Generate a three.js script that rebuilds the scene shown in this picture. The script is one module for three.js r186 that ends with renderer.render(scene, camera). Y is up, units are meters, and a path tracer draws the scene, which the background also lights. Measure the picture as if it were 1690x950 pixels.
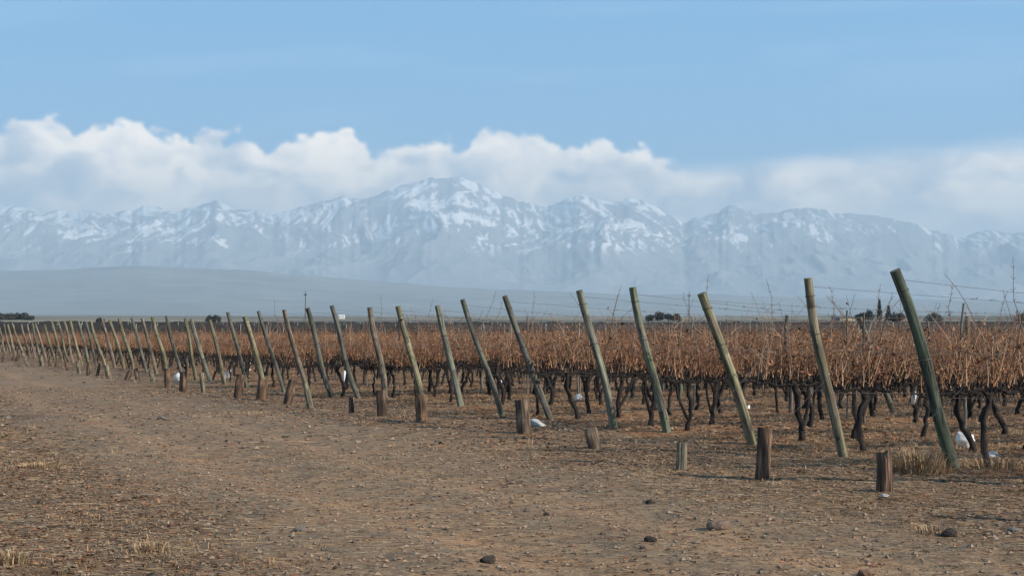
import * as THREE from 'three';
import { mergeGeometries } from 'three/addons/utils/BufferGeometryUtils.js';

// ---------------------------------------------------------------- camera, sky, sun, exposure
const scene = new THREE.Scene();
const F = 2440, CX = 845, CY = 475, EYE = 1.6, PITCH = Math.atan(76 / F);
const camera = new THREE.PerspectiveCamera(2 * Math.atan(475 / F) * 180 / Math.PI, 1690 / 950, 0.5, 120000);
camera.position.set(0, EYE, 0);
camera.rotation.x = PITCH;
const renderer = new THREE.WebGLRenderer({ antialias: true });
renderer.toneMapping = THREE.LinearToneMapping;
renderer.toneMappingExposure = 1.74;
renderer.shadowMap.enabled = true;
const SUN = new THREE.Vector3(0.83, 0.52, 0.14).normalize();
const sun = new THREE.DirectionalLight(new THREE.Color(1, 0.91, 0.80), 5);
sun.position.copy(SUN).multiplyScalar(150); sun.castShadow = true; sun.shadow.radius = 1.5;
Object.assign(sun.shadow.camera, { left: -90, right: 90, top: 60, bottom: -60, near: 1, far: 400 });
sun.shadow.mapSize.set(4096, 4096);
sun.target.position.set(0, 0, -45);
scene.add(sun, sun.target);
scene.fog = new THREE.FogExp2(new THREE.Color().setRGB(0.65, 0.855, 1.0), 5.7e-5);

// ---------------------------------------------------------------- helpers: random, noise
function rng(seed) { let a = seed >>> 0; return () => { a = (a + 0x6D2B79F5) | 0; let t = Math.imul(a ^ (a >>> 15), 1 | a); t = (t + Math.imul(t ^ (t >>> 7), 61 | t)) ^ t; return ((t ^ (t >>> 14)) >>> 0) / 4294967296; }; }
const clamp = (x, a = 0, b = 1) => Math.min(b, Math.max(a, x));
const lerp = (a, b, t) => a + (b - a) * t;
const sstep = (a, b, x) => { const t = clamp((x - a) / (b - a)); return t * t * (3 - 2 * t); };
function hash(x, y, s) { let h = Math.imul(x | 0, 374761393) + Math.imul(y | 0, 668265263) + Math.imul(s | 0, 2147483647 - 57); h = Math.imul(h ^ (h >>> 13), 1274126177); h = Math.imul(h ^ (h >>> 16), 2246822519); return ((h ^ (h >>> 15)) >>> 0) / 4294967296; }
function vnoise(x, y, s = 0, per = 0) {
  const xi = Math.floor(x), yi = Math.floor(y); let fx = x - xi, fy = y - yi;
  fx = fx * fx * fx * (fx * (fx * 6 - 15) + 10); fy = fy * fy * fy * (fy * (fy * 6 - 15) + 10);
  let x0 = xi, x1 = xi + 1, y0 = yi, y1 = yi + 1;
  if (per) { x0 = ((x0 % per) + per) % per; x1 = ((x1 % per) + per) % per; y0 = ((y0 % per) + per) % per; y1 = ((y1 % per) + per) % per; }
  const a = hash(x0, y0, s), b = hash(x1, y0, s), c = hash(x0, y1, s), d = hash(x1, y1, s);
  return a + (b - a) * fx + (c - a + (a - b - c + d) * fx) * fy;
}
function fbm(x, y, oct = 4, s = 0, per = 0, gain = 0.5) { let v = 0, a = 1, n = 0; for (let i = 0; i < oct; i++) { v += a * vnoise(x, y, s + i * 17, per); n += a; a *= gain; x *= 2; y *= 2; if (per) per *= 2; } return v / n; }
function ridged(x, y, oct = 5, s = 0) { let v = 0, a = 1, n = 0, w = 1; for (let i = 0; i < oct; i++) { let r = 1 - Math.abs(2 * vnoise(x, y, s + i * 31) - 1); r *= r; v += a * r * w; n += a; w = clamp(r * 1.6); a *= 0.52; x = x * 2.03 + 3.1; y = y * 2.03 + 1.7; } return v / n; }
function curve(pts, x) { if (x <= pts[0][0]) return pts[0][1]; for (let i = 1; i < pts.length; i++) if (x <= pts[i][0]) { const t = (x - pts[i - 1][0]) / (pts[i][0] - pts[i - 1][0]); return lerp(pts[i - 1][1], pts[i][1], t * t * (3 - 2 * t) * 0.5 + t * 0.5); } return pts[pts.length - 1][1]; }

// ---------------------------------------------------------------- the sky: air and a bank of cloud along the horizon
const cloudTop = [[-900, 212], [-600, 235], [-300, 200], [-120, 222], [0, 208], [70, 194], [110, 206], [200, 204], [260, 212], [330, 228], [370, 222], [410, 220], [440, 246], [475, 230], [530, 222], [570, 214], [610, 236], [650, 240], [700, 232], [770, 238], [800, 209], [830, 222], [880, 232], [950, 238], [1000, 233], [1045, 243], [1090, 264], [1140, 276], [1300, 262], [1500, 252], [1690, 238], [1900, 245], [2300, 215], [2600, 240]];
{
  const W = 4096, H = 2048, px = new Float32Array(W * H * 4);
  for (let j = 0; j < H; j++) {
    const el = ((j + 0.5) / H - 0.5) * Math.PI;
    const y = Math.max(Math.tan(Math.min(el, 1.5)), 0) * F;           // height above the horizon, in the unit of F
    const e = clamp(el / (Math.PI / 2));
    // clear air: pale near the horizon, blue above
    const t1 = Math.exp(-Math.max(el, 0) / 0.10), t2 = Math.exp(-Math.max(el, 0) / 0.45);
    const air = [lerp(0.09, 0.0, t2) + 0.15 * t1, lerp(0.19, 0.255, t2) + 0.30 * t1, lerp(0.33, 0.60, t2) + 0.36 * t1];
    for (let i = 0; i < W; i++) {
      let r = air[0], g = air[1], b = air[2];
      if (el > -0.02 && y < 900) {
        let az = ((i + 0.5) / W - 0.5) * 2 * Math.PI + Math.PI / 2;    // 0 straight ahead (towards -z)
        if (az > Math.PI) az -= 2 * Math.PI;
        const x = CX + F * (Math.abs(az) < 0.7 ? Math.tan(az) : Math.sign(az) * (Math.tan(0.7) + (Math.abs(az) - 0.7) * 1.3));
        const yy = 551 - y / (Math.abs(az) < 0.7 ? Math.cos(az) : 0.765);
        const seam = Math.abs(Math.abs(az) - Math.PI);
        const far = sstep(900, 2200, Math.abs(x - CX));
        let top = curve(cloudTop, x) ;
        top = lerp(top, 190 + 90 * fbm(x / 420, 3.3, 4, 71), far * sstep(0, 0.3, seam));
        const soft = sstep(1080, 1160, x) * (1 - sstep(1750, 2100, x));  // the smooth bank
        const warpx = (fbm(x / 70, yy / 50, 4, 5) - 0.5) * 60, warpy = (fbm(x / 60, yy / 45, 4, 9) - 0.5) * 44;
        const det = (fbm((x + warpx) / 38, (yy + warpy) / 26, 5, 13) - 0.5);
        const edge = yy - top + lerp(det * 56 + (fbm(x / 16, yy / 13, 3, 21) - 0.5) * 20, (fbm(x / 240, yy / 30, 4, 37) - 0.5) * 34, soft);
        let m = sstep(lerp(-2, -16, soft), lerp(11, 30, soft), edge);
        // light of the cloud: bright billows on the sunlit shoulders, pale blue-grey hollows
        const bil = fbm((x + warpx * 1.3) / 95, (yy + warpy * 1.4) / 48, 5, 43), fine = fbm((x + warpx) / 26, (yy + warpy) / 16, 4, 51);
        let lit = clamp(0.50 + (bil - 0.5) * 1.9 + (fine - 0.5) * 0.5 + 0.34 * Math.exp(-Math.max(edge, 0) / 16));
        const leftB = Math.exp(-(((x - 165) / 130) ** 2) - (((yy - 232) / 26) ** 2)) + Math.exp(-(((x - 428) / 16) ** 2) - (((yy - 245) / 22) ** 2));
        lit = clamp(lit + 0.6 * leftB);
        const bands = lerp(1, 0.84 + 0.40 * fbm(x / 420, yy / 17, 4, 61), soft);
        lit *= bands;
        const wash = sstep(300, 430, yy);                             // thick pale air low down
        const cr = lerp(lerp(0.52, 1.72, lit), 0.86, wash), cg = lerp(lerp(0.54, 1.42, lit), 0.88, wash), cb = lerp(lerp(0.62, 1.10, lit), 0.88, wash);
        m *= lerp(0.95, 0.76 + 0.24 * fbm(x / 300, yy / 22, 3, 67), soft);
        // thin high veil
        const veil = 0.06 * sstep(0.52, 0.75, fbm(x / 520 + 2, (yy + x * 0.06) / 60, 4, 81)) * sstep(-250, 60, yy);
        r = lerp(r, 0.85, veil); g = lerp(g, 0.95, veil); b = lerp(b, 1.1, veil);
        r = lerp(r, cr, m); g = lerp(g, cg, m); b = lerp(b, cb, m);
      }
      const k = (j * W + i) * 4; px[k] = r; px[k + 1] = g; px[k + 2] = b; px[k + 3] = 1;
    }
  }
  const sky = new THREE.DataTexture(px, W, H, THREE.RGBAFormat, THREE.FloatType);
  sky.mapping = THREE.EquirectangularReflectionMapping; sky.magFilter = THREE.LinearFilter; sky.needsUpdate = true;
  scene.background = sky; scene.environment = sky;
}

// ---------------------------------------------------------------- helpers: places, names
const cp = Math.cos(PITCH), sp = Math.sin(PITCH);
function ray(px, py) { const x = (px - CX) / F, y = -(py - CY) / F; return [x, y * cp + sp, -cp + y * sp]; }
function onGround(px, py) { const d = ray(px, py), t = -EYE / d[1]; return [d[0] * t, -d[2] * t]; }          // -> x, depth on level ground
function project(x, y, depth) { const Y = y - EYE, yc = Y * cp - depth * sp, zc = depth * cp + Y * sp; return [CX + F * x / zc, CY - F * yc / zc]; }
function heightAt(px, py, depth) { const d = ray(px, py); return EYE + d[1] * depth / -d[2]; }
const taken = {};
function numbered(n) { if (!(n in taken)) { taken[n] = 0; return n; } taken[n]++; return n + '_' + String(taken[n]).padStart(3, '0'); }
function add(o, name, label, category, group, kind) { o.name = numbered(name); if (label) o.userData.label = label; if (category) o.userData.category = category; if (group) o.userData.group = group; if (kind) o.userData.kind = kind; o.traverse(c => { if (c.isMesh) { c.castShadow = true; c.receiveShadow = true; } }); scene.add(o); return o; }
function part(parent, name, geo, mat) { const m = new THREE.Mesh(geo, mat); m.name = name; m.castShadow = m.receiveShadow = true; parent.add(m); return m; }
const O1 = ['', 'first', 'second', 'third', 'fourth', 'fifth', 'sixth', 'seventh', 'eighth', 'ninth', 'tenth', 'eleventh', 'twelfth', 'thirteenth', 'fourteenth', 'fifteenth', 'sixteenth', 'seventeenth', 'eighteenth', 'nineteenth'];
const TENS = ['', '', 'twenty', 'thirty', 'forty', 'fifty', 'sixty'], TENTH = ['', '', 'twentieth', 'thirtieth', 'fortieth', 'fiftieth', 'sixtieth'];
function ord(n) { if (n < 20) return O1[n]; return n % 10 ? TENS[Math.floor(n / 10)] + '-' + O1[n % 10] : TENTH[n / 10]; }

// the line of end posts: x = HX - HS * depth ; rows run at right angles to it, to the right and away
const HS = 0.458, RX = 0.909, RD = 0.416;
const outward = (x, d) => -((x - 5.1) * RX + (d - 17.2) * RD);     // metres from the line of end posts towards the track
function groundY(x, d) {
  const r = Math.hypot(x, d), u = outward(x, d);
  let y = 0;
  if (r < 200) {
    const near = 1 - sstep(90, 190, r), road = sstep(3.2, 4.6, u) * (1 - sstep(8.6, 10, u));
    y += near * ((vnoise(x / 2.3, d / 2.3, 101) - 0.5) * lerp(0.07, 0.035, road) + (vnoise(x / 0.55, d / 0.55, 103) - 0.5) * lerp(0.045, 0.014, road) + (vnoise(x / 0.2, d / 0.2, 107) - 0.5) * lerp(0.02, 0.006, road));
    const wob = (vnoise(x / 6, d / 6, 109) - 0.5) * 0.7;
    y -= near * (0.045 * Math.exp(-(((u - 5.4 + wob) / 0.35) ** 2)) + 0.05 * Math.exp(-(((u - 7.2 + wob) / 0.4) ** 2)));
    y += near * 0.03 * sstep(0.3, -0.6, u);
  }
  const a = Math.max(0, r - 110); y += 0.0125 * a * a / (a + 40);
  return y;
}

// ---------------------------------------------------------------- textures and materials
function tex(n, h, fn, srgb, wrap = true) {
  const d = new Uint8Array(n * h * 4);
  for (let j = 0; j < h; j++) for (let i = 0; i < n; i++) { const c = fn(i / n, j / h), k = (j * n + i) * 4; d[k] = clamp(c[0]) * 255; d[k + 1] = clamp(c[1]) * 255; d[k + 2] = clamp(c[2]) * 255; d[k + 3] = 255; }
  const t = new THREE.DataTexture(d, n, h, THREE.RGBAFormat); if (wrap) t.wrapS = t.wrapT = THREE.RepeatWrapping; t.magFilter = THREE.LinearFilter; if (srgb) t.colorSpace = THREE.SRGBColorSpace; t.needsUpdate = true; return t;
}
const soilH = (u, v) => 0.45 * fbm(u * 48, v * 48, 4, 201, 48) + 0.35 * fbm(u * 190, v * 190, 2, 207, 190) + 0.2 * fbm(u * 9, v * 9, 3, 211, 9);
const soilMap = tex(1024, 1024, (u, v) => {
  const h = soilH(u, v), chip = hash(Math.floor(u * 300), Math.floor(v * 300), 3);
  let b = 0.70 + (h - 0.5) * 0.75; if (chip > 0.988) b += 0.2; else if (chip < 0.02) b -= 0.22;
  const warm = (fbm(u * 14, v * 14, 3, 221, 14) - 0.5) * 0.10;
  return [b + warm, b, b - warm];
}, true);
const soilBump = tex(1024, 1024, (u, v) => { const h = soilH(u, v); return [h, h, h]; }, false);
const woodMap = tex(256, 512, (u, v) => {
  const streak = fbm(u * 40, v * 5, 4, 301, 40), crack = Math.abs(fbm(u * 14, v * 3, 3, 311, 14) - 0.5), blot = fbm(u * 6, v * 8, 4, 321, 6);
  let b = 0.62 + (streak - 0.5) * 0.62 + (blot - 0.5) * 0.4; if (crack < 0.018) b -= 0.25;
  const moss = (fbm(u * 5, v * 10, 4, 331, 5) - 0.5) * 0.14;
  return [b - moss * 0.6, b + moss * 0.3, b - moss];
}, true);
const woodBump = tex(256, 512, (u, v) => { const c = Math.abs(fbm(u * 14, v * 3, 3, 311, 14) - 0.5); const b = fbm(u * 40, v * 5, 4, 301, 40) * 0.7 + sstep(0, 0.04, c) * 0.3; return [b, b, b]; }, false);
const barkMap = tex(256, 256, (u, v) => { const s = fbm(u * 24, v * 4, 4, 341, 24), bl = fbm(u * 5, v * 5, 4, 351, 5), b = 0.6 + (s - 0.5) * 0.8 + (bl - 0.5) * 0.5; return [b, b * 0.985, b * 0.97]; }, true);
const barkBump = tex(256, 256, (u, v) => { const s = fbm(u * 24, v * 4, 4, 341, 24); return [s, s, s]; }, false);
const L = (r, g, b) => new THREE.Color().setRGB(r, g, b);
const std = (c, o = {}) => new THREE.MeshStandardMaterial({ color: c, roughness: 0.92, metalness: 0, ...o });
const M = {
  ground: std(L(1, 1, 1), { vertexColors: true, map: soilMap, bumpMap: soilBump, bumpScale: 0.01, roughness: 1 }),
  post: [L(0.44, 0.40, 0.235), L(0.38, 0.40, 0.28), L(0.45, 0.385, 0.265), L(0.28, 0.285, 0.215), L(0.18, 0.225, 0.15)].map(c => std(c, { map: woodMap, bumpMap: woodBump, bumpScale: 0.006 })),
  stump: [L(0.33, 0.20, 0.12), L(0.27, 0.165, 0.105), L(0.33, 0.235, 0.16), L(0.42, 0.375, 0.255)].map(c => std(c, { map: barkMap, bumpMap: barkBump, bumpScale: 0.012 })),
  cut: std(L(0.36, 0.32, 0.22), { map: barkMap }), cutBrown: std(L(0.30, 0.23, 0.17), { map: barkMap }),
  slim: [L(0.46, 0.43, 0.34), L(0.42, 0.42, 0.34), L(0.30, 0.27, 0.21)].map(c => std(c, { map: woodMap })),
  wire: std(L(0.10, 0.09, 0.085), { roughness: 0.6, metalness: 0.4 }),
  trunk: std(L(0.042, 0.030, 0.024), { map: barkMap, bumpMap: barkBump, bumpScale: 0.01 }),
  vcol: std(L(1, 1, 1), { vertexColors: true }),
  leaf: std(L(1, 1, 1), { vertexColors: true, roughness: 0.85 }),
  far: std(L(1, 1, 1), { vertexColors: true, roughness: 1 }),
  plastic: new THREE.MeshPhysicalMaterial({ color: L(0.78, 0.78, 0.76), roughness: 0.45, transmission: 0.25, thickness: 0 }),
  dull: std(L(0.36, 0.34, 0.31), { roughness: 0.6 }),
  guard: std(L(0.74, 0.75, 0.74), { roughness: 0.55 }),
  black: std(L(0.02, 0.02, 0.022), { roughness: 0.6 }),
  stone: [L(0.42, 0.28, 0.20), L(0.10, 0.075, 0.055), L(0.44, 0.37, 0.29), L(0.36, 0.20, 0.13)].map(c => std(c, { map: soilMap, bumpMap: soilBump, bumpScale: 0.01, roughness: 1 })),
  cypress: std(L(1, 1, 1), { vertexColors: true }),
  wallWhite: std(L(0.72, 0.71, 0.67)), wallTan: std(L(0.52, 0.44, 0.28)), roofGrey: std(L(0.10, 0.11, 0.13)), roofRed: std(L(0.28, 0.13, 0.09)), glass: std(L(0.03, 0.035, 0.045), { roughness: 0.2 }),
};

// ---------------------------------------------------------------- geometry collector
class Geo {
  constructor() { this.p = []; this.c = []; this.uv = []; this.ix = []; }
  get n() { return this.p.length / 3; }
  v(x, y, z, c, u = 0, w = 0) { this.p.push(x, y, z); this.c.push(c ? c[0] : 1, c ? c[1] : 1, c ? c[2] : 1); this.uv.push(u, w); return this.p.length / 3 - 1; }
  tri(a, b, c) { this.ix.push(a, b, c); }
  quad(a, b, c, d) { this.ix.push(a, b, c, a, c, d); }
  // a tube through pts [[x,y,z]...] with radii, sides; rough() may vary the radius
  tube(pts, rad, sides, c, o = {}) {
    const rings = []; let len = 0;
    let nrm = null;
    for (let i = 0; i < pts.length; i++) {
      const a = pts[Math.max(0, i - 1)], b = pts[Math.min(pts.length - 1, i + 1)];
      let tx = b[0] - a[0], ty = b[1] - a[1], tz = b[2] - a[2]; const tl = Math.hypot(tx, ty, tz) || 1; tx /= tl; ty /= tl; tz /= tl;
      if (!nrm) nrm = Math.abs(ty) > 0.8 ? [1, 0, 0] : [0, 1, 0];
      let dt = nrm[0] * tx + nrm[1] * ty + nrm[2] * tz; let nx = nrm[0] - tx * dt, ny = nrm[1] - ty * dt, nz = nrm[2] - tz * dt; const nl = Math.hypot(nx, ny, nz) || 1; nx /= nl; ny /= nl; nz /= nl; nrm = [nx, ny, nz];
      const bx = ty * nz - tz * ny, by = tz * nx - tx * nz, bz = tx * ny - ty * nx;
      if (i) len += Math.hypot(pts[i][0] - pts[i - 1][0], pts[i][1] - pts[i - 1][1], pts[i][2] - pts[i - 1][2]);
      const ring = [], wrap = o.uv ? sides + 1 : sides;
      for (let k = 0; k < wrap; k++) {
        const an = (k % sides) / sides * Math.PI * 2, r = (Array.isArray(rad) ? rad[i] : rad) * (o.rough ? o.rough(an, len) : 1), cs = Math.cos(an) * r, sn = Math.sin(an) * r;
        ring.push(this.v(pts[i][0] + nx * cs + bx * sn, pts[i][1] + ny * cs + by * sn, pts[i][2] + nz * cs + bz * sn, typeof c === 'function' ? c(i / (pts.length - 1)) : c, k / sides * (o.us || 1) + (o.uo || 0), len * (o.vs || 0.5) + (o.vo || 0)));
      }
      rings.push(ring);
    }
    const w = rings[0].length;
    for (let i = 1; i < rings.length; i++) for (let k = 0; k < (o.uv ? w - 1 : w); k++) { const k2 = o.uv ? k + 1 : (k + 1) % w; this.quad(rings[i - 1][k], rings[i - 1][k2], rings[i][k2], rings[i][k]); }
    if (o.cap) { const l = rings[rings.length - 1], e = pts[pts.length - 1]; const cv = this.v(e[0], e[1] + (o.capUp || 0), e[2], typeof c === 'function' ? c(1) : c, 0.5, 0.5); for (let k = 0; k < (o.uv ? w - 1 : w); k++) this.tri(l[k], l[o.uv ? k + 1 : (k + 1) % w], cv); }
    return rings;
  }
  build(flat) {
    let g = new THREE.BufferGeometry();
    g.setAttribute('position', new THREE.Float32BufferAttribute(this.p, 3)); g.setAttribute('color', new THREE.Float32BufferAttribute(this.c, 3)); g.setAttribute('uv', new THREE.Float32BufferAttribute(this.uv, 2));
    g.setIndex(this.ix); if (flat) g = g.toNonIndexed(); g.computeVertexNormals(); return g;
  }
}
const tint = (c, k) => [c[0] * k, c[1] * k, c[2] * k];

// ---------------------------------------------------------------- ground: one sheet to the foot of the hills
function groundColour(x, d) {
  const r = Math.hypot(x, d), u = outward(x, d);
  const n1 = fbm(x / 3.1, d / 3.1, 4, 401), n2 = fbm(x / 0.8, d / 0.8, 4, 411), n3 = fbm(x / 14, d / 14, 3, 421);
  const road = [0.345, 0.262, 0.205], verge = [0.275, 0.192, 0.138], vine = [0.36, 0.21, 0.115], rut = [0.47, 0.335, 0.25];
  let c = vine.slice(); const mixc = (b, t) => { c = c.map((v, i) => lerp(v, b[i], clamp(t))); };
  mixc(verge, sstep(-0.4, 0.9, u + (n1 - 0.5) * 2));
  const rd = sstep(2.2, 4.2, u + (n1 - 0.5) * 2.4) * (1 - sstep(8.2, 9.6, u + (n1 - 0.5) * 3));
  mixc(road, rd);
  const wob = (vnoise(x / 6, d / 6, 109) - 0.5) * 0.7;
  mixc(rut, rd * 0.75 * (Math.exp(-(((u - 5.4 + wob) / 0.4) ** 2)) + Math.exp(-(((u - 7.2 + wob) / 0.6) ** 2))));
  mixc([0.31, 0.20, 0.11], (1 - rd) * sstep(8.4, 9.6, u) * sstep(0.46, 0.62, n1));
  mixc([0.15, 0.115, 0.09], (1 - rd * 0.7) * sstep(0.57, 0.72, n2) * 0.7);
  mixc([0.40, 0.31, 0.24], sstep(0.60, 0.75, fbm(x / 1.4, d / 1.4, 3, 431)) * 0.4);
  c = tint(c, 0.88 + n3 * 0.3);
  const farT = sstep(150, 600, r); const fld = sstep(0.5, 0.62, fbm(x / 260 + 7, d / 900, 3, 461)), brn = fbm(x / 60, d / 60, 3, 463); mixc([lerp(0.13, 0.32, fld) + brn * 0.07, lerp(0.16, 0.34, fld) + brn * 0.08, lerp(0.19, 0.36, fld) + brn * 0.08], farT);
  return [c[0] * 1.15, c[1] * 0.91, c[2] * 0.56];
}
{
  const ang = [], rad = [];
  for (let i = 0; i <= 470; i++) ang.push(-0.47 + 0.94 * i / 470);
  for (let i = 1; i < 70; i++) ang.push(0.47 + (2 * Math.PI - 0.94) * i / 70);
  for (let r = 1.5; r < 7; r *= 1.12) rad.push(r);
  for (let r = 7; r < 130; r *= 1.0082) rad.push(r);
  for (let r = 130; r < 13000; r *= 1.07) rad.push(r);
  const g = new Geo(), N = ang.length;
  const cen = g.v(0, groundY(0, 0), 0, groundColour(0, 0), 0, 0);
  for (const r of rad) for (const a of ang) { const x = Math.sin(a) * r, d = Math.cos(a) * r; g.v(x, groundY(x, d), -d, groundColour(x, d), x / 3.7, d / 3.7); }
  for (let i = 0; i < N; i++) g.tri(cen, 1 + i, 1 + (i + 1) % N);
  for (let j = 1; j < rad.length; j++) for (let i = 0; i < N; i++) { const a = 1 + (j - 1) * N + i, b = 1 + (j - 1) * N + (i + 1) % N; g.quad(a, b, b + N, a + N); }
  add(new THREE.Mesh(g.build(), M.ground), 'ground', 'bare brown earth with a dirt track beside the vineyard', null, null, 'structure');
}

// ---------------------------------------------------------------- foothills and the snowy range
const hillTop = [[-700, 455], [-300, 452], [0, 446], [100, 444], [190, 439], [240, 438], [300, 441], [400, 445], [480, 452], [560, 458], [650, 466], [760, 474], [850, 478], [950, 482], [1050, 486], [1180, 485], [1250, 489], [1400, 492], [1690, 497], [2400, 500]];
{
  const NX = 420, NT = 90, g = new Geo();
  for (let j = 0; j <= NT; j++) for (let i = 0; i <= NX; i++) {
    const px = -800 + 3300 * i / NX, t = j / NT, D = 12000 + 13000 * t, X = (px - CX) / F * D;
    const crest = curve(hillTop, px), tt = t / 0.86;
    const roll = (ridged(X / 2600, D / 3000, 5, 501) - 0.4) * 7 + (fbm(X / 500, D / 700, 4, 511) - 0.5) * 3;
    let py = tt <= 1 ? lerp(521, crest, Math.pow(tt, 1.35)) - roll * Math.sin(Math.PI * Math.min(tt, 1)) * 0.9 - (fbm(px / 30, 1, 4, 521) - 0.5) * 2.4 * tt : crest + (tt - 1) * 260;
    const n = fbm(X / 900, D / 500, 5, 531), k = fbm(X / 240, D / 160, 4, 541);
    g.v(X, heightAt(px, py, D) - (j === 0 ? 60 : 0), -D, [0.03 + n * 0.16 + k * 0.12, 0.03 + n * 0.155 + k * 0.12, 0.03 + n * 0.135 + k * 0.10]);
  }
  for (let j = 0; j < NT; j++) for (let i = 0; i < NX; i++) { const a = j * (NX + 1) + i; g.quad(a, a + 1, a + NX + 2, a + NX + 1); }
  add(new THREE.Mesh(g.build(), M.far), 'foothills', 'low blue-grey scrub foothills rising before the snowy range', null, null, 'structure');
}
const skyline = [[-700, 352], [-400, 345], [-150, 350], [0, 341], [20, 340], [45, 344], [70, 350], [95, 347], [115, 352], [145, 347], [170, 353], [190, 350], [215, 348], [238, 339], [255, 337], [268, 344], [285, 350], [320, 340], [340, 335], [355, 330], [365, 334], [385, 346], [400, 345], [420, 347], [445, 356], [470, 350], [490, 342], [520, 335], [545, 331], [563, 324], [580, 328], [605, 328], [640, 313], [680, 301], [710, 294], [725, 295], [752, 292], [780, 298], [803, 309], [830, 322], [860, 333], [880, 335], [897, 341], [912, 338], [937, 328], [960, 321], [985, 329], [1012, 334], [1030, 330], [1041, 325], [1060, 330], [1082, 341], [1100, 352], [1120, 363], [1130, 369], [1150, 359], [1172, 354], [1186, 352], [1194, 343], [1206, 338], [1222, 344], [1250, 353], [1285, 351], [1305, 345], [1330, 343], [1360, 344], [1380, 352], [1420, 353], [1450, 356], [1480, 362], [1510, 368], [1535, 378], [1560, 384], [1590, 392], [1615, 383], [1640, 379], [1665, 385], [1690, 384], [1900, 372], [2400, 380]];
const snowiness = [[-700, 0.6], [0, 0.66], [250, 0.68], [300, 0.5], [400, 0.38], [560, 0.42], [640, 0.36], [730, 0.42], [860, 0.46], [940, 0.6], [1120, 0.58], [1190, 0.45], [1220, 0.25], [1350, 0.3], [1500, 0.22], [1590, 0.6], [1700, 0.7], [2400, 0.6]];
{
  const NX = 1250, NT = 210, g = new Geo(), T0 = 0.8;
  for (let j = 0; j <= NT; j++) for (let i = 0; i <= NX; i++) {
    const px = -650 + 2990 * i / NX, t = j / NT, D = 26500 + 13000 * t, X = (px - CX) / F * D;
    const crest = curve(skyline, px) + (fbm(px / 9, 2, 3, 601) - 0.5) * 4.5, tt = t / T0;
    const wx = (fbm(X / 2600, D / 2600, 3, 605) - 0.5) * 1800;
    const spur = ridged((X + wx) / 3300, D / 5200, 6, 611), big = ridged((X - wx) / 8000, D / 9000, 3, 621), fineR = ridged((X + wx * 0.4) / 900, D / 1500, 4, 641);
    let py;
    if (tt <= 1) {
      const w = Math.pow(Math.sin(Math.PI * Math.pow(tt, 0.9)), 0.8);
      py = lerp(500, crest, Math.pow(tt, 0.82)) - w * ((spur - 0.36) * 50 + (big - 0.4) * 34) - (fineR - 0.35) * 11 * Math.min(1, w + 0.12);
      py = Math.max(py, crest + (1 - tt) * 26 - 1);
    } else py = crest + (tt - 1) * 320;
    const alt = clamp((432 - py) / 105), amount = curve(snowiness, px);
    const gully = 1 - fineR, streak = fbm((X + wx) / 95, D / 800, 4, 651), patch = fbm(X / 1100, D / 1300, 5, 661);
    const fines = fbm((X - wx) / 60, D / 420, 3, 657); const s = alt * 0.62 + (patch - 0.5) * 0.55 + (gully - 0.65) * 0.75 + (streak - 0.5) * 2.0 + (fines - 0.5) * 1.0 + (fbm((X + D * 0.25) / 260, (D - X * 0.1) / 1500, 3, 681) - 0.5) * 0.7 + (amount - 0.5) * 0.9;
    const snow = sstep(0.42, 0.70, s) * sstep(0.02, 0.3, alt);
    const rk = fbm(X / 300, D / 300, 3, 671), rock = [0.23 + rk * 0.10, 0.24 + rk * 0.09, 0.255 + rk * 0.08];
    g.v(X, heightAt(px, py, D), -D, rock.map((v, q) => lerp(v, [0.95, 0.94, 0.92][q], snow)));
  }
  for (let j = 0; j < NT; j++) for (let i = 0; i < NX; i++) { const a = j * (NX + 1) + i; g.quad(a, a + 1, a + NX + 2, a + NX + 1); }
  add(new THREE.Mesh(g.build(), M.far), 'mountains', 'long hazy mountain range streaked with snow under cloud', null, null, 'structure');
}

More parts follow.
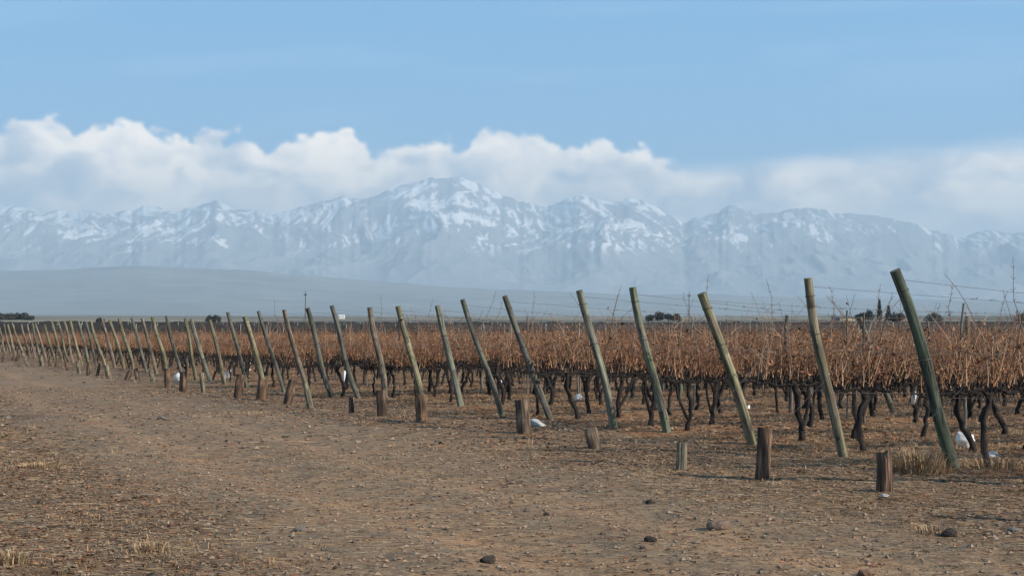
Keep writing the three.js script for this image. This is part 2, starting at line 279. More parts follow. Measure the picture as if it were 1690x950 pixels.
// ---------------------------------------------------------------- end posts, one at the head of each row
// [base x, base y, top x, top y, width, colour] as measured; leaning outwards along their row
const postSpec = [
  [1572, 778, 1477.5, 446, 19, 4], [1390.5, 755, 1334, 459, 15.5, 0], [1241, 735, 1158, 484, 16.5, 0], [1100, 714, 1044, 474, 13, 1], [1013, 707, 956, 479, 13, 1], [908, 693, 833, 488, 10, 3],
  [830, 688, 763, 494, 9, 3], [761, 675, 722, 504, 10, 1], [698, 667, 656.5, 505, 10, 0], [635, 658, 610, 507, 9.5, 2], [592, 658, 547, 504, 8, 3], [548, 655, 507, 508, 8.5, 3], [511, 655, 468.5, 511, 7.5, 2], [469.5, 648, 426, 513, 6, 3],
  [436, 642, 403, 522, 9, 0], [408, 642, 375, 515, 6.5, 3], [370.5, 637, 345, 528, 6.5, 0], [347, 635, 315, 525, 6.5, 1], [324.6, 632, 305, 525, 6, 0], [301, 626, 274, 521, 6, 3], [277, 624, 251, 523, 6.5, 0], [258.6, 623, 234, 525, 5.5, 2],
  [242.6, 619, 216.5, 524, 5, 3], [221, 616, 196, 525, 6, 0], [205, 612, 180, 528, 5.5, 0], [190, 608, 167, 525, 5, 2], [174, 606, 149, 530, 5, 0], [159, 601, 141, 531, 4.5, 3], [146, 600, 128.5, 530, 4.5, 1], [135, 600, 114.6, 528, 5, 0],
  [121, 598, 105, 530, 4, 2], [113, 597, 94.5, 530, 4, 0], [103, 596, 84.3, 530, 4.5, 0], [91, 594, 72.5, 535, 4.5, 0], [76, 592, 57, 533, 3.5, 2], [66, 590, 53, 535, 4, 1], [58, 589, 44, 534, 3.5, 2], [49, 588, 34, 534, 3.2, 2], [39, 587, 20, 535, 4, 0], [26, 585, 11.5, 535, 4, 0], [17.7, 584, 5.6, 534, 3.4, 2], [9, 583, -4, 536, 3.6, 0], [0, 582, -12, 537, 3.4, 2],
];
const rows = [];
function postLabel(i) {
  const n = ['dark green end post leaning beside a dry grass clump, nearest and tallest in the line', 'straight olive end post with wire at its top, second from the right', 'knotted yellow-green end post with a hollow near its top, third from the right', 'pale green end post with a kink low down, fourth from the right', 'thick grey-green end post behind the short tilted stump, fifth from the right', 'slender dark green end post with a wire notch near its top, sixth from the right'];
  if (i < n.length) return n[i];
  const look = ['olive', 'grey-green', 'tan', 'dark grey', 'dark green'][postSpec[i][5]];
  return `${look} leaning end post, ${ord(i + 1)} counted from the right along the line`;
}
function makePost(x, d, top, R, mat, seed, ties, name, label, category, group, cutMat) {
  const R0 = rng(seed), o = new THREE.Group(), gy = groundY(x, d); o.position.set(x, gy, -d);
  const tx = top[0] - x, ty = top[1] - gy, tz = -top[2] + d, n = 14, pts = [], rad = [];
  const b1 = (R0() - 0.5) * 0.09, b2 = (R0() - 0.5) * 0.07, bz = (R0() - 0.5) * 0.05, knot = 0.25 + R0() * 0.5;
  for (let i = 0; i <= n; i++) { const t = lerp(-0.10, 1, i / n), tc = clamp(t), w = Math.sin(tc * Math.PI); pts.push([tx * t + w * b1 + Math.sin(tc * Math.PI * 2) * b2, ty * t, tz * t + w * bz]); rad.push(R * lerp(1.08, 0.92, tc) * (1 + 0.07 * Math.exp(-(((t - knot) / 0.05) ** 2)) + (R0() - 0.5) * 0.035)); }
  const ph = R0() * 6; const g = new Geo(); const rings = g.tube(pts, rad, 14, null, { uv: true, us: 0.5, uo: R0(), vs: 0.45, vo: R0(), rough: (a, l) => 1 + 0.045 * Math.sin(a * 2 + ph) + 0.03 * Math.sin(a * 3 + ph + l * 2) });
  part(o, 'shaft', g.build(), mat);
  const c = new Geo(), e = pts[n], cv = c.v(e[0] + tx * 0.002, e[1] + ty * 0.002, e[2] + tz * 0.002, null, 0.5, 0.5), last = rings[n];
  const rim = last.map((q, k) => c.v(g.p[q * 3], g.p[q * 3 + 1], g.p[q * 3 + 2], null, 0.5 + 0.4 * Math.cos(k), 0.5 + 0.4 * Math.sin(k)));
  for (let k = 0; k < rim.length - 1; k++) c.tri(rim[k], rim[k + 1], cv);
  part(o, 'cut_top', c.build(), cutMat || M.cut);
  for (const t of ties) {                                                   // turns of wire round the post
    const f = (t + 0.1) / 1.1 * n, i0 = Math.min(n - 1, Math.floor(f)), ff = f - i0, pc = [0, 1, 2].map(q => lerp(pts[i0][q], pts[i0 + 1][q], ff)), rr = lerp(rad[i0], rad[i0 + 1], ff) * 1.06 + 0.002;
    const w = new Geo(), ring = []; for (let k = 0; k <= 26; k++) { const a = k / 13 * Math.PI * 2; ring.push([pc[0] + Math.cos(a) * rr, pc[1] + 0.011 * k / 26 + Math.cos(a) * -tx / ty * rr * 0.6, pc[2] + Math.sin(a) * rr]); }
    w.tube(ring, 0.0045, 4, null); part(o, 'wire_tie', w.build(), M.wire);
  }
  add(o, name, label, category, group);
  return { at: t => { const f = (clamp(t) + 0.1) / 1.1 * n, i0 = Math.min(n - 1, Math.floor(f)), ff = f - i0; return [x + lerp(pts[i0][0], pts[i0 + 1][0], ff), gy + lerp(pts[i0][1], pts[i0 + 1][1], ff), -d + lerp(pts[i0][2], pts[i0 + 1][2], ff)]; } };
}
function solveTop(x, d, tx, ty) {                                           // lean s along the row and height H that put the top where it was measured
  let s = 0.5, H = 2.3;
  for (let k = 0; k < 40; k++) { const [a, b] = project(x - RX * s, H, d - RD * s); s += (a - tx) / F * d / 1.0; H += (b - ty) / F * d; }
  return [s, H];
}
postSpec.forEach(([bx, by, tx, ty, w, col], i) => {
  let [x, d] = onGround(bx, by);
  const k = (bx - CX) / F, dl = 12.98 / (k + HS), wgt = sstep(35, 60, d); d = lerp(d, dl, wgt); x = k * d;
  const [s, H] = solveTop(x, d, tx, ty), hh = clamp(H, 1.9, 2.55), ss = clamp(s, -0.2, 1.1);
  const R = w / F * d / 2 * 0.98;
  const post = makePost(x, d, [x - RX * ss, hh, d - RD * ss], Math.min(R, 0.085), M.post[col], 900 + i, i < 24 ? [0.55 + (i * 37 % 13) / 80, 0.9] : [], 'end_post', postLabel(i), 'post', 'leaning end posts at the row heads');
  rows.push({ x, d, post, i, H: hh, s: ss });
});
// two rows nearer than the view reaches, whose shade falls into it, continue the line
for (const k of [1, 2]) {
  const x = rows[0].x + 0.9 * k, d = rows[0].d - 1.97 * k;
  const post = makePost(x, d, [x - 0.6, 2.25, d - 0.27], 0.065, M.post[k], 980 + k, [0.9], 'end_post', k === 1 ? 'end post just beyond the right edge, by the split stump' : 'end post furthest beyond the right edge of the view', 'post', 'leaning end posts at the row heads');
  rows.unshift({ x, d, post, i: -k, H: 2.25, s: 0.6 });
}

// ---------------------------------------------------------------- anchor stumps set outside the line
// [base x, base y, top x, top y, width, material, label]
const stumpSpec = [
  [1460, 815, 1459, 752, 24, 1, 'split dark brown stump with a notched top, nearest to the track'], [1258, 787, 1263, 703, 24, 0, 'tall thick red-brown stump with pale lit side, beside the third end post'], [1124, 771, 1126, 727, 16, 3, 'short pale green round stump standing alone in leaf litter'], [981, 739, 974, 707, 22, 2, 'short wide grey-brown stump tilted over, with pale cut top'], [865, 718, 861, 664, 23, 2, 'upright grey-brown stump with a scrap of plastic beside it'],
  [697, 698, 694, 654, 20, 0, 'thick brown stump in front of the ninth end post'], [631, 690, 628, 647, 17, 1, 'brown stump in front of the tenth end post'], [580, 683, 580, 655, 10, 2, 'small thin tan stump left of the two thick brown stumps'], [512.5, 674, 503, 633, 9, 3, 'pale grey-green stump in line with the thirteenth end post'], [474, 667, 483, 627, 15, 1, 'brown stump leaning towards the right, beside the pale grey-green one'], [430.5, 660, 434, 626, 17, 0, 'broad brown stump at the foot of the fifteenth end post'], [392, 657, 397, 619, 14, 1, 'dark brown stump tipped right beside the sixteenth end post'],
  [335.5, 648, 331.5, 615, 7, 3, 'slim bleached stump between two far end posts'], [301, 645, 302, 612, 11, 0, 'reddish stump at the foot of the twentieth end post'], [276, 640, 275, 609, 10, 0, 'brown stump at the foot of the twenty-first end post'], [252, 631, 248, 611, 7, 3, 'short pale stump tilted left by the twenty-second end post'], [227, 630, 223, 610, 7, 2, 'stump leaning left in a crossed pair with another'], [209, 629, 216.5, 611, 8, 2, 'stump leaning right in a crossed pair with another'], [179.5, 625, 175, 603, 8, 3, 'pale stump under the twenty-seventh end post'], [160, 621, 164, 599, 5, 1, 'thin dark stump tipped right in the far line'],
  [146, 619, 147, 596, 8, 2, 'sturdy tan stump upright in the far line'], [130, 615.5, 128, 595, 7, 3, 'pale stump next to the sturdy tan one in the far line'], [110.5, 611, 107, 594, 4.5, 1, 'crooked dark little stump in the far line'], [91, 606, 94, 592, 4, 1, 'thin dark stick-like stump far along the line'], [82, 604, 83, 587, 6, 2, 'tan stump fourth from the far end of the line'], [68, 603, 66, 585, 6.5, 3, 'pale stump third from the far end of the line'], [44, 601, 41, 587, 6, 3, 'pale stump leaning left near the far end'], [27, 597, 29.5, 585, 5, 1, 'dark stump leaning right near the far end'], [19, 596, 23, 586, 4, 1, 'small dark stump second from the very far end'], [3, 598, 6, 586, 4, 1, 'dark stump at the very far end of the line'],
];
const anchors = [];
stumpSpec.forEach(([bx, by, tx, ty, w, mt, label], i) => {
  const [x, d] = onGround(bx, by), H = (by - ty) / F * d * 1.01, lean = (tx - bx) / F * d, R = w / F * d / 2, R0 = rng(1300 + i), gy = groundY(x, d);
  const o = new THREE.Group(); o.position.set(x, gy, -d);
  const n = 8, pts = [], rad = []; for (let k = 0; k <= n; k++) { const t = lerp(-0.3, 1, k / n); pts.push([lean * t, H * t, 0.02 * Math.sin(t * 3)]); rad.push(R * lerp(1.04, 0.95, clamp(t)) * (1 + (R0() - 0.5) * 0.06)); }
  const p1 = R0() * 6, p2 = R0() * 6, g = new Geo();
  const split = i === 0;
  const rings = g.tube(pts, rad, 18, null, { uv: true, us: 1, uo: R0(), vs: 1.1, vo: R0(), rough: (a, l) => 1 + 0.07 * Math.sin(a * 2 + p1) + 0.05 * Math.sin(a * 5 + p2 + l) + 0.03 * Math.sin(a * 9 + p1) - (i < 2 ? 0.22 * Math.exp(-(((((a - 0.3 + 9.42) % 6.283) - 3.14) / 0.22) ** 2)) : 0) });
  const c = new Geo(), last = rings[n]; const tilt = (R0() - 0.5) * 0.25;
  last.forEach((q, k) => { let px = g.p[q * 3] - lean; let dy = px * tilt + (R0() - 0.5) * 0.012; if (k === last.length - 1) dy = g.p[last[0] * 3 + 1] - H; else if (split) dy += px > R * 0.45 ? 0.03 : px > -R * 0.05 ? -0.07 : 0.0; g.p[q * 3 + 1] += dy; });
  part(o, 'trunk', g.build(), M.stump[mt]);
  const cv = c.v(lean, H - 0.004 - (split ? 0.06 : 0), 0, null, 0.5, 0.5), rim = last.map((q, k) => c.v(g.p[q * 3], g.p[q * 3 + 1], g.p[q * 3 + 2], null, 0.5 + 0.3 * Math.cos(k * 0.35), 0.5 + 0.3 * Math.sin(k * 0.35)));
  for (let k = 0; k < rim.length - 1; k++) c.tri(rim[k], rim[k + 1], cv);
  part(o, 'cut_top', c.build(), mt === 3 ? M.cut : M.cutBrown);
  add(o, 'anchor_stump', label, 'stump', 'anchor stumps outside the line of end posts');
  anchors.push({ x, d, H, lean, gy });
});

// ---------------------------------------------------------------- grapevines: a dozen grown by the same rules
const caneC = [[0.27, 0.125, 0.06], [0.21, 0.09, 0.042], [0.32, 0.175, 0.09], [0.15, 0.07, 0.038], [0.38, 0.25, 0.15]], leafC = [[0.25, 0.095, 0.042], [0.19, 0.07, 0.034], [0.29, 0.13, 0.055], [0.11, 0.045, 0.026], [0.24, 0.12, 0.06]];
function addLeaf(g, R, x, y, z, s, c) {                                     // a dead leaf, folded and curled
  const a = R() * 6.283, el = (R() - 0.6) * 2.2, ux = Math.cos(a) * Math.cos(el), uy = Math.sin(el), uz = Math.sin(a) * Math.cos(el);
  let vx = -Math.sin(a), vy = (R() - 0.5) * 0.8, vz = Math.cos(a); const vl = Math.hypot(vx, vy, vz); vx /= vl; vy /= vl; vz /= vl;
  const nx = uy * vz - uz * vy, ny = uz * vx - ux * vz, nz = ux * vy - uy * vx, w = s * (0.35 + R() * 0.3), f = s * (0.12 + R() * 0.3), cu = s * (R() - 0.3) * 0.5;
  const P = (u, v, n, k) => g.v(x + ux * u + vx * v + nx * n, y + uy * u + vy * v + ny * n, z + uz * u + vz * v + nz * n, tint(c, k));
  const p0 = P(0, 0, 0, 1), l = P(s * 0.45, w, f, 1), r = P(s * 0.5, -w * 0.9, f * 0.7, 1), m = P(s * 0.5, 0, 0, 1), e = P(s, w * 0.1, cu, 1);
  g.tri(p0, l, m); g.tri(p0, m, r); g.tri(m, l, e); g.tri(m, e, r);
}
function buildVine(seed) {
  const R = rng(seed), H = 0.80 + (R() - 0.5) * 0.08, parts = {};
  const trunk = new Geo(), n = 11, pts = [], rad = []; const lean = (R() - 0.5) * 0.36, wob = (R() - 0.5) * 0.14, wz = (R() - 0.5) * 0.16, r0 = 0.025 + R() * 0.016, tw = R() * 6;
  for (let i = 0; i <= n; i++) { const t = i / n; pts.push([lean * (1 - t) * -1 + wob * Math.sin(t * 4.2 + tw) * Math.sin(t * Math.PI), lerp(-0.06, H, t), wz * Math.sin(t * 3.6 + tw) * (1 - t * t)]); rad.push(r0 * (1 + 0.45 * Math.exp(-t * 9) + 0.2 * Math.pow(t, 6)) * (0.88 + R() * 0.26)); }
  for (let i = 1; i < n; i++) { pts[i][0] += (R() - 0.5) * 0.045; pts[i][2] += (R() - 0.5) * 0.04; }
  trunk.tube(pts, rad, 9, null, { uv: true, us: 1, vs: 1.2, vo: R(), rough: (a, l) => 1 + 0.2 * Math.sin(a * 3 + l * 9 + tw) + 0.16 * Math.sin(a * 2 - l * 31) });
  if (R() < 0.35) { const q = [], s = R() < 0.5 ? -1 : 1; for (let i = 0; i <= 7; i++) { const t = i / 7; q.push([lerp(pts[3][0], s * 0.22, t) + s * 0.05 * Math.sin(t * 3), lerp(pts[3][1], H - 0.02, t), (R() - 0.5) * 0.03]); } trunk.tube(q, q.map((_, i) => lerp(0.028, 0.02, i / 7)), 7, null, { uv: true, us: 1, vs: 1.2, rough: (a, l) => 1 + 0.12 * Math.sin(a * 3 + l * 9) }); }
  parts.trunk = trunk.build();
  // two arms tied along the wire, with old spurs
  const arms = new Geo(), spurs = [], top = pts[n];
  for (const s of [-1, 1]) {
    const len = 0.55 + R() * 0.18, q = [], rr = []; for (let i = 0; i <= 10; i++) { const t = i / 10; q.push([top[0] + s * t * len, H + 0.02 * Math.sin(t * 9 + tw) - 0.03 * Math.sin(t * Math.PI) + (t < 0.2 ? -0.02 : 0.02), top[2] * (1 - t) + (R() - 0.5) * 0.03]); rr.push(lerp(0.025, 0.012, t) * (0.75 + R() * 0.6)); }
    arms.tube(q, rr, 7, null, { uv: true, us: 1, vs: 1.5, rough: (a, l) => 1 + 0.18 * Math.sin(a * 3 + l * 15) });
    for (let i = 1; i <= 10; i++) for (let k = 0; k < 2; k++) {
      const b = q[i], up = 0.04 + R() * R() * 0.2, dx = (R() - 0.5) * 0.09, dz = (R() - 0.5) * 0.1, e = [b[0] + dx, b[1] + up, b[2] + dz];
      arms.tube([b, [b[0] + dx * 0.4, b[1] + up * 0.6, b[2] + dz * 0.6], e], [0.013, 0.011, 0.009], 5, null, { uv: true, vs: 2 }); spurs.push(e);
      if (R() < 0.6) { const f = [b[0] + (R() - 0.5) * 0.16, b[1] - 0.03 - R() * R() * 0.3, b[2] + (R() - 0.5) * 0.1]; arms.tube([b, f], [0.009, 0.004], 4, null, { uv: true, vs: 2 }); }
    }
  }
  for (let i = 0; i < 26; i++) { const x = top[0] + (R() - 0.5) * 1.2, y = H + (R() - 0.45) * 0.12, z = (R() - 0.5) * 0.1, l = 0.06 + R() * 0.16, a = R() * 6.28; arms.tube([[x, y, z], [x + Math.cos(a) * l * 0.6, y + (R() - 0.45) * 0.12, z + Math.sin(a) * l * 0.4], [x + Math.cos(a + 0.8) * l, y + (R() - 0.55) * 0.24, z + Math.sin(a + 0.8) * l * 0.7]], [0.008, 0.006, 0.003], 4, null, { uv: true, vs: 2 }); }
  parts.arms = arms.build();
  // canes of last summer, rising from the spurs, with laterals; dead leaves still hang on them
  const canes = new Geo(), leaves = new Geo(), thick = 0.3 + R() * 0.6, leafy = R() * R() * 2.0 + 0.3;
  for (const sp of spurs) {
    const nc = R() < thick ? 2 : 1;
    for (let k = 0; k < nc; k++) {
      const wild = R(), len = (wild > 0.975 ? 0.95 + R() * 0.4 : 0.26 + R() * 0.52), droop = R() < 0.16 ? 0.9 + R() * 0.6 : R() * 0.35;
      let dx = (R() - 0.5) * 0.95, dz = (R() - 0.5) * 0.75, dy = 1; const m = 6, q = [sp.slice()], w1 = R() * 6;
      for (let i = 1; i <= m; i++) { const t = i / m, l = Math.hypot(dx, dy, dz), st = len / m; const p = q[i - 1]; q.push([p[0] + dx / l * st, p[1] + dy / l * st, p[2] + dz / l * st]); dx += (R() - 0.5) * 0.34 + Math.cos(w1) * droop * 0.22; dz += (R() - 0.5) * 0.3 + Math.sin(w1) * droop * 0.22; dy -= droop * 0.28 * t; }
      const c = tint(caneC[Math.floor(R() * 5)], R() < 0.35 ? 0.4 + R() * 0.3 : 0.8 + R() * 0.6), th = 0.0040 + R() * 0.0028;
      canes.tube(q, q.map((_, i) => lerp(th * 1.25, th * 0.55, i / m)), 3, c);
      for (let i = 2; i <= m; i++) if (R() < 0.24) { const p = q[i], ll = 0.1 + R() * 0.25, a = R() * 6.28, mid = [p[0] + Math.cos(a) * ll * 0.5, p[1] + (R() - 0.25) * ll * 0.6, p[2] + Math.sin(a) * ll * 0.5], e = [mid[0] + Math.cos(a + 0.7) * ll * 0.5, mid[1] + (R() - 0.5) * ll * 0.7, mid[2] + Math.sin(a + 0.7) * ll * 0.5]; canes.tube([p, mid, e], [th * 0.7, th * 0.55, th * 0.35], 3, tint(c, 0.9)); if (R() < 0.28) addLeaf(leaves, R, e[0], e[1], e[2], 0.03 + R() * 0.04, leafC[Math.floor(R() * 5)]); }
      if (wild < 0.975) for (let i = 1; i <= m; i++) for (let z = 0; z < 2; z++) if (R() < (i < 4 ? 0.2 : 0.12) * leafy) { const p = q[i]; addLeaf(leaves, R, p[0] + (R() - 0.5) * 0.06, p[1] + (R() - 0.5) * 0.06, p[2] + (R() - 0.5) * 0.06, 0.03 + R() * 0.05, tint(leafC[Math.floor(R() * 5)], 0.75 + R() * 0.5)); }
    }
  }
  parts.canes = canes.build(); parts.leaves = leaves.build();
  return parts;
}
const protos = []; for (let k = 0; k < 12; k++) protos.push(buildVine(2000 + k * 7));
function vineGroup(k) {
  const p = protos[k], o = new THREE.Group();
  part(o, 'trunk', p.trunk, M.trunk); part(o, 'arms', p.arms, M.trunk);
  const c = part(o, 'canes', p.canes, M.vcol); c.userData.kind = 'stuff'; const l = part(o, 'dead_leaves', p.leaves, M.leaf); l.userData.kind = 'stuff';
  return o;
}
const ROWA = Math.atan2(RD, RX);                                            // rotation that lays local x along the row
// trunks that stand out in the photograph
const noted = [[1290, 714], [1430, 748], [1561, 700], [1635, 697], [1064, 696], [1113, 681], [1136, 713], [1164, 707], [1192, 697], [936, 694], [952, 668], [985, 662], [1034, 674], [659, 665], [721, 661], [719, 675], [783, 676], [614, 654], [522, 648], [861, 660], [922, 661], [1238, 667], [1320, 676], [1610, 676]].map(([a, b]) => onGround(a, b));
// rows beyond the last post in view go on to the far end of the field
{ const last = rows[rows.length - 1]; for (let k = 1; k < 4; k++) rows.push({ x: last.x - 0.9 * k, d: last.d + 1.97 * k, post: null, i: postSpec.length - 1 + k }); }
const spots = [];
for (const rw of rows) {
  const R = rng(5000 + rw.i * 13), smax = Math.max(4, (0.36 * rw.d - rw.x) / 0.759 + 4); let s = 0.55 + R() * 0.3, n = 0;
  while (s < Math.min(smax, 130)) {
    let x = rw.x + RX * s, d = rw.d + RD * s; n++;
    const gap = 1.22 + (R() - 0.5) * 0.2;
    let hit = null; for (const q of noted) { const du = (q[0] - rw.x) * RX + (q[1] - rw.d) * RD, off = Math.abs(-(q[0] - rw.x) * RD + (q[1] - rw.d) * RX); if (off < 0.6 && Math.abs(du - s) < 0.62 && !q.used) hit = [q, du, off]; }
    if (hit) { hit[0].used = 1; s = Math.max(0.35, hit[1]); [x, d] = hit[0]; }
    const inView = d > 3 && Math.abs(x / d) < 0.352;
    if (d > 4 && d < 132 && x / d > -0.42 && (R() > 0.03 || hit)) spots.push({ x, d, row: rw.i, n, inView, k: Math.floor(R() * 12), flip: R() < 0.5, sc: 0.92 + R() * 0.16, ty: (rw.i < 9 ? 0.98 : 0.9) + R() * 0.17, jr: (R() - 0.5) * 0.12 });
    s += gap;
  }
}
const shown = spots.filter(s => s.inView && s.row >= 0 && s.row < postSpec.length).sort((a, b) => a.d - b.d).slice(0, 300); for (const s of shown) s.own = true;
const m4 = new THREE.Matrix4(), qq = new THREE.Quaternion(), YAX = new THREE.Vector3(0, 1, 0);
const vinePlace = s => { qq.setFromAxisAngle(YAX, ROWA + (s.flip ? Math.PI : 0) + s.jr); return m4.compose(new THREE.Vector3(s.x, groundY(s.x, s.d), -s.d), qq, new THREE.Vector3(s.sc, s.ty, s.sc)); };
const vineProtoGroups = protos.map((_, k) => vineGroup(k));
for (const s of shown) {
  const o = vineProtoGroups[s.k].clone(); vinePlace(s).decompose(o.position, o.quaternion, o.scale);
  add(o, 'grapevine', `dormant brown grapevine, ${ord(s.n)} along the row behind the ${ord(s.row + 1)} end post from right`, 'grapevine', 'dormant grapevines trained along the rows');
}
{ // the rest of the field, too small to tell apart
  const rest = spots.filter(s => !s.own), far = new THREE.Group(); 
  for (let k = 0; k < protos.length; k++) {
    const own = rest.filter(s => s.k === k);
    for (const [nm, geo, mat] of [['trunk', protos[k].trunk, M.trunk], ['arms', protos[k].arms, M.trunk], ['canes', protos[k].canes, M.vcol], ['dead_leaves', protos[k].leaves, M.leaf]]) {
      const im = new THREE.InstancedMesh(geo, mat, own.length); im.name = nm; own.forEach((s, i) => im.setMatrixAt(i, vinePlace(s))); im.userData.kind = 'stuff'; far.add(im);
    }
  }
  add(far, 'distant_vines', 'mass of brown dormant vines filling the far field', null, null, 'stuff');
}

// ---------------------------------------------------------------- slim posts inside the rows and the wires they carry
const slimSpots = {};
for (const rw of rows) {
  if (rw.i < 0 || rw.i > 30) continue;
  const R = rng(7000 + rw.i * 3), list = []; let s = 3.4 + R() * 3, n = 0; const smax = (0.352 * rw.d - rw.x) / 0.759;
  while (s < Math.min(smax + 1, 45)) {
    const x = rw.x + RX * s, d = rw.d + RD * s; n++;
    const H = 1.80 + R() * 0.26, ln = (R() - 0.5) * 0.14, fat = R() < 0.2, mat = M.slim[Math.floor(R() * 3)], seed = 7100 + rw.i * 40 + n, lz = (R() - 0.5) * 0.08;
    if (x / d < 0.352 && d < 75) { makePost(x, d, [x + ln, H + groundY(x, d), d + lz], fat ? 0.04 : 0.02, mat, seed, [], 'row_post', `${fat ? 'stout' : 'slim'} weathered row post, ${ord(n)} along the row behind the ${ord(rw.i + 1)} end post`, 'post', 'slim posts inside the vine rows'); }
    list.push([s, H]); s += 5.4 + R() * 1.4;
  }
  slimSpots[rw.i] = list;
}
for (const rw of rows) {
  if (!rw.post || rw.i > 20) continue;
  const R = rng(8000 + rw.i), o = new THREE.Group(); o.position.set(rw.x, 0, -rw.d);
  const smax = clamp((0.36 * rw.d - rw.x) / 0.759 + 3, 4, 45), list = (slimSpots[rw.i] || []).filter(q => q[0] < smax);
  for (const [nm, hEnd, hRow] of [['top_wire', 0.955, 1.93], ['middle_wire', 0.6, 1.28], ['cordon_wire', 0.36, 0.80]]) {
    const a = rw.post.at(hEnd), pts = [[a[0] - rw.x, a[1], a[2] + rw.d]]; let ps = -rw.s * hEnd, ph = a[1];
    const stops = [...list.map(q => [q[0], hRow + (nm === 'top_wire' ? Math.min(0, q[1] - 2.0) : 0)]), [smax, hRow]];
    for (const [s, h] of stops) { const m = 6; for (let i = 1; i <= m; i++) { const t = i / m, ss = lerp(ps, s, t), hh = lerp(ph, h, t) - 0.045 * Math.sin(t * Math.PI) * (0.4 + R() * 0.4); pts.push([RX * ss, hh + groundY(rw.x + RX * ss, rw.d + RD * ss) * 0, -RD * ss]); } ps = s; ph = h; }
    const g = new Geo(); g.tube(pts, 0.0024, 4, null); part(o, nm, g.build(), M.wire);
    if (nm === 'top_wire') {                                               // dead tendrils and cane ends caught on it
      const tw = new Geo(); for (let i = 0; i < smax * 5; i++) { const f = R() * (pts.length - 1), k = Math.floor(f), t = f - k, p = [0, 1, 2].map(q => lerp(pts[k][q], pts[Math.min(k + 1, pts.length - 1)][q], t)); if (k < 2) continue; const ll = 0.04 + R() * 0.1, e = [p[0] + (R() - 0.5) * ll * 2, p[1] + (R() - 0.6) * ll, p[2] + (R() - 0.5) * ll]; tw.tube([p, [lerp(p[0], e[0], 0.5), p[1] + 0.012, p[2]], e], [0.004, 0.0035, 0.002], 3, tint([0.16, 0.11, 0.08], 0.7 + R() * 0.6)); }
      const m = part(o, 'tendrils', tw.build(), M.vcol); m.userData.kind = 'stuff';
    }
  }
  // stay running out to the anchor
  const ax = rw.x - RX * 2.35, ad = rw.d - RD * 2.35; let an = null; for (const q of anchors) if (Math.hypot(q.x - ax, q.d - ad) < 0.9) an = q;
  const a = rw.post.at(0.88), e = an ? [an.x + an.lean * 0.7, an.gy + an.H * 0.7, -an.d] : [ax, groundY(ax, ad) - 0.03, -ad], g = new Geo(); g.tube([[a[0] - rw.x, a[1], a[2] + rw.d], [lerp(a[0], e[0], 0.5) - rw.x, lerp(a[1], e[1], 0.5) - 0.02, lerp(a[2], e[2], 0.5) + rw.d], [e[0] - rw.x, e[1], e[2] + rw.d]], 0.0026, 4, null); part(o, 'stay_wire', g.build(), M.wire);
  add(o, 'trellis_wires', rw.i < 0 ? `thin trellis wires of the ${rw.i === -1 ? 'nearest' : 'last'} row beyond the right edge` : `thin dark trellis wires running from the ${ord(rw.i + 1)} end post from the right`, 'wires', 'trellis wires of the rows');
}

// ---------------------------------------------------------------- tall loose shoots against the sky
{
  const shoot = (px, pyTop, pyBot, d, drift, seed, label) => {
    const R = rng(seed), k = (px - CX) / F, x = k * d, y0 = heightAt(px, pyBot, d), y1 = heightAt(px, pyTop, d), n = 9, pts = [], g = new Geo(); const o = new THREE.Group(); o.position.set(x, 0, -d);
    for (let i = 0; i <= n; i++) { const t = i / n; pts.push([drift / F * d * t + (R() - 0.5) * 0.03 + 0.05 * Math.sin(t * 4 + seed), lerp(y0, y1, t), (R() - 0.5) * 0.03]); }
    g.tube(pts, pts.map((_, i) => lerp(0.007, 0.0028, i / n)), 4, [0.20, 0.15, 0.115]); part(o, 'stem', g.build(), M.vcol);
    const b = new Geo(); for (let i = 1; i < n; i++) for (let z = 0; z < 2; z++) { const p = pts[i], s = z ? 1 : -1; b.tube([p, [p[0] + s * (0.015 + R() * 0.03), p[1] + 0.02 + R() * 0.02, p[2]]], [0.005, 0.002], 3, [0.18, 0.13, 0.1]); } const m = part(o, 'buds', b.build(), M.vcol); m.userData.kind = 'stuff';
    add(o, 'bare_shoot', label, 'shoot', 'tall bare shoots above the wires');
  };
  [[1690, 424, 590, 17.8, -14, 'tall knobbly bare shoot at the right edge, highest against the sky'], [1576, 466, 560, 19.5, -6, 'bare shoot standing up right of the nearest end post'], [1447, 468, 580, 21, 1, 'straight bare shoot just left of the nearest end post'], [1378, 472, 560, 20.5, -10, 'wavy bare shoot right of the second end post'], [1274, 460, 560, 24, -6, 'slim bare shoot between the second and third end posts'], [1150, 482, 580, 26, -18, 'bare shoot bending left behind the third end post'], [1166, 452, 560, 22.6, 8, 'bare shoot rising over the top of the third end post'], [1010, 470, 560, 28, 14, 'feathery bare shoot between the fourth and fifth end posts'], [884, 482, 560, 30, -6, 'upright bare shoot right of the sixth end post'], [790, 480, 560, 32, 26, 'arching bare shoot above the seventh end post'], [800, 484, 560, 33, 34, 'second arching bare shoot right of the seventh end post'], [622, 486, 560, 38, 10, 'bare shoot right of the tenth end post'], [700, 490, 560, 36, 18, 'bare shoot between the eighth and ninth end posts'], [465, 492, 556, 46, -14, 'bare shoot above the thirteenth end post'], [1648, 480, 580, 20, 10, 'bare shoot leaning right near the right edge'], [1530, 500, 590, 20, 16, 'short bare shoot crossing the wire by the nearest end post']].forEach(([a, b, c, d, e, l], i) => shoot(a, b, c, d, e, 9100 + i, l));
}

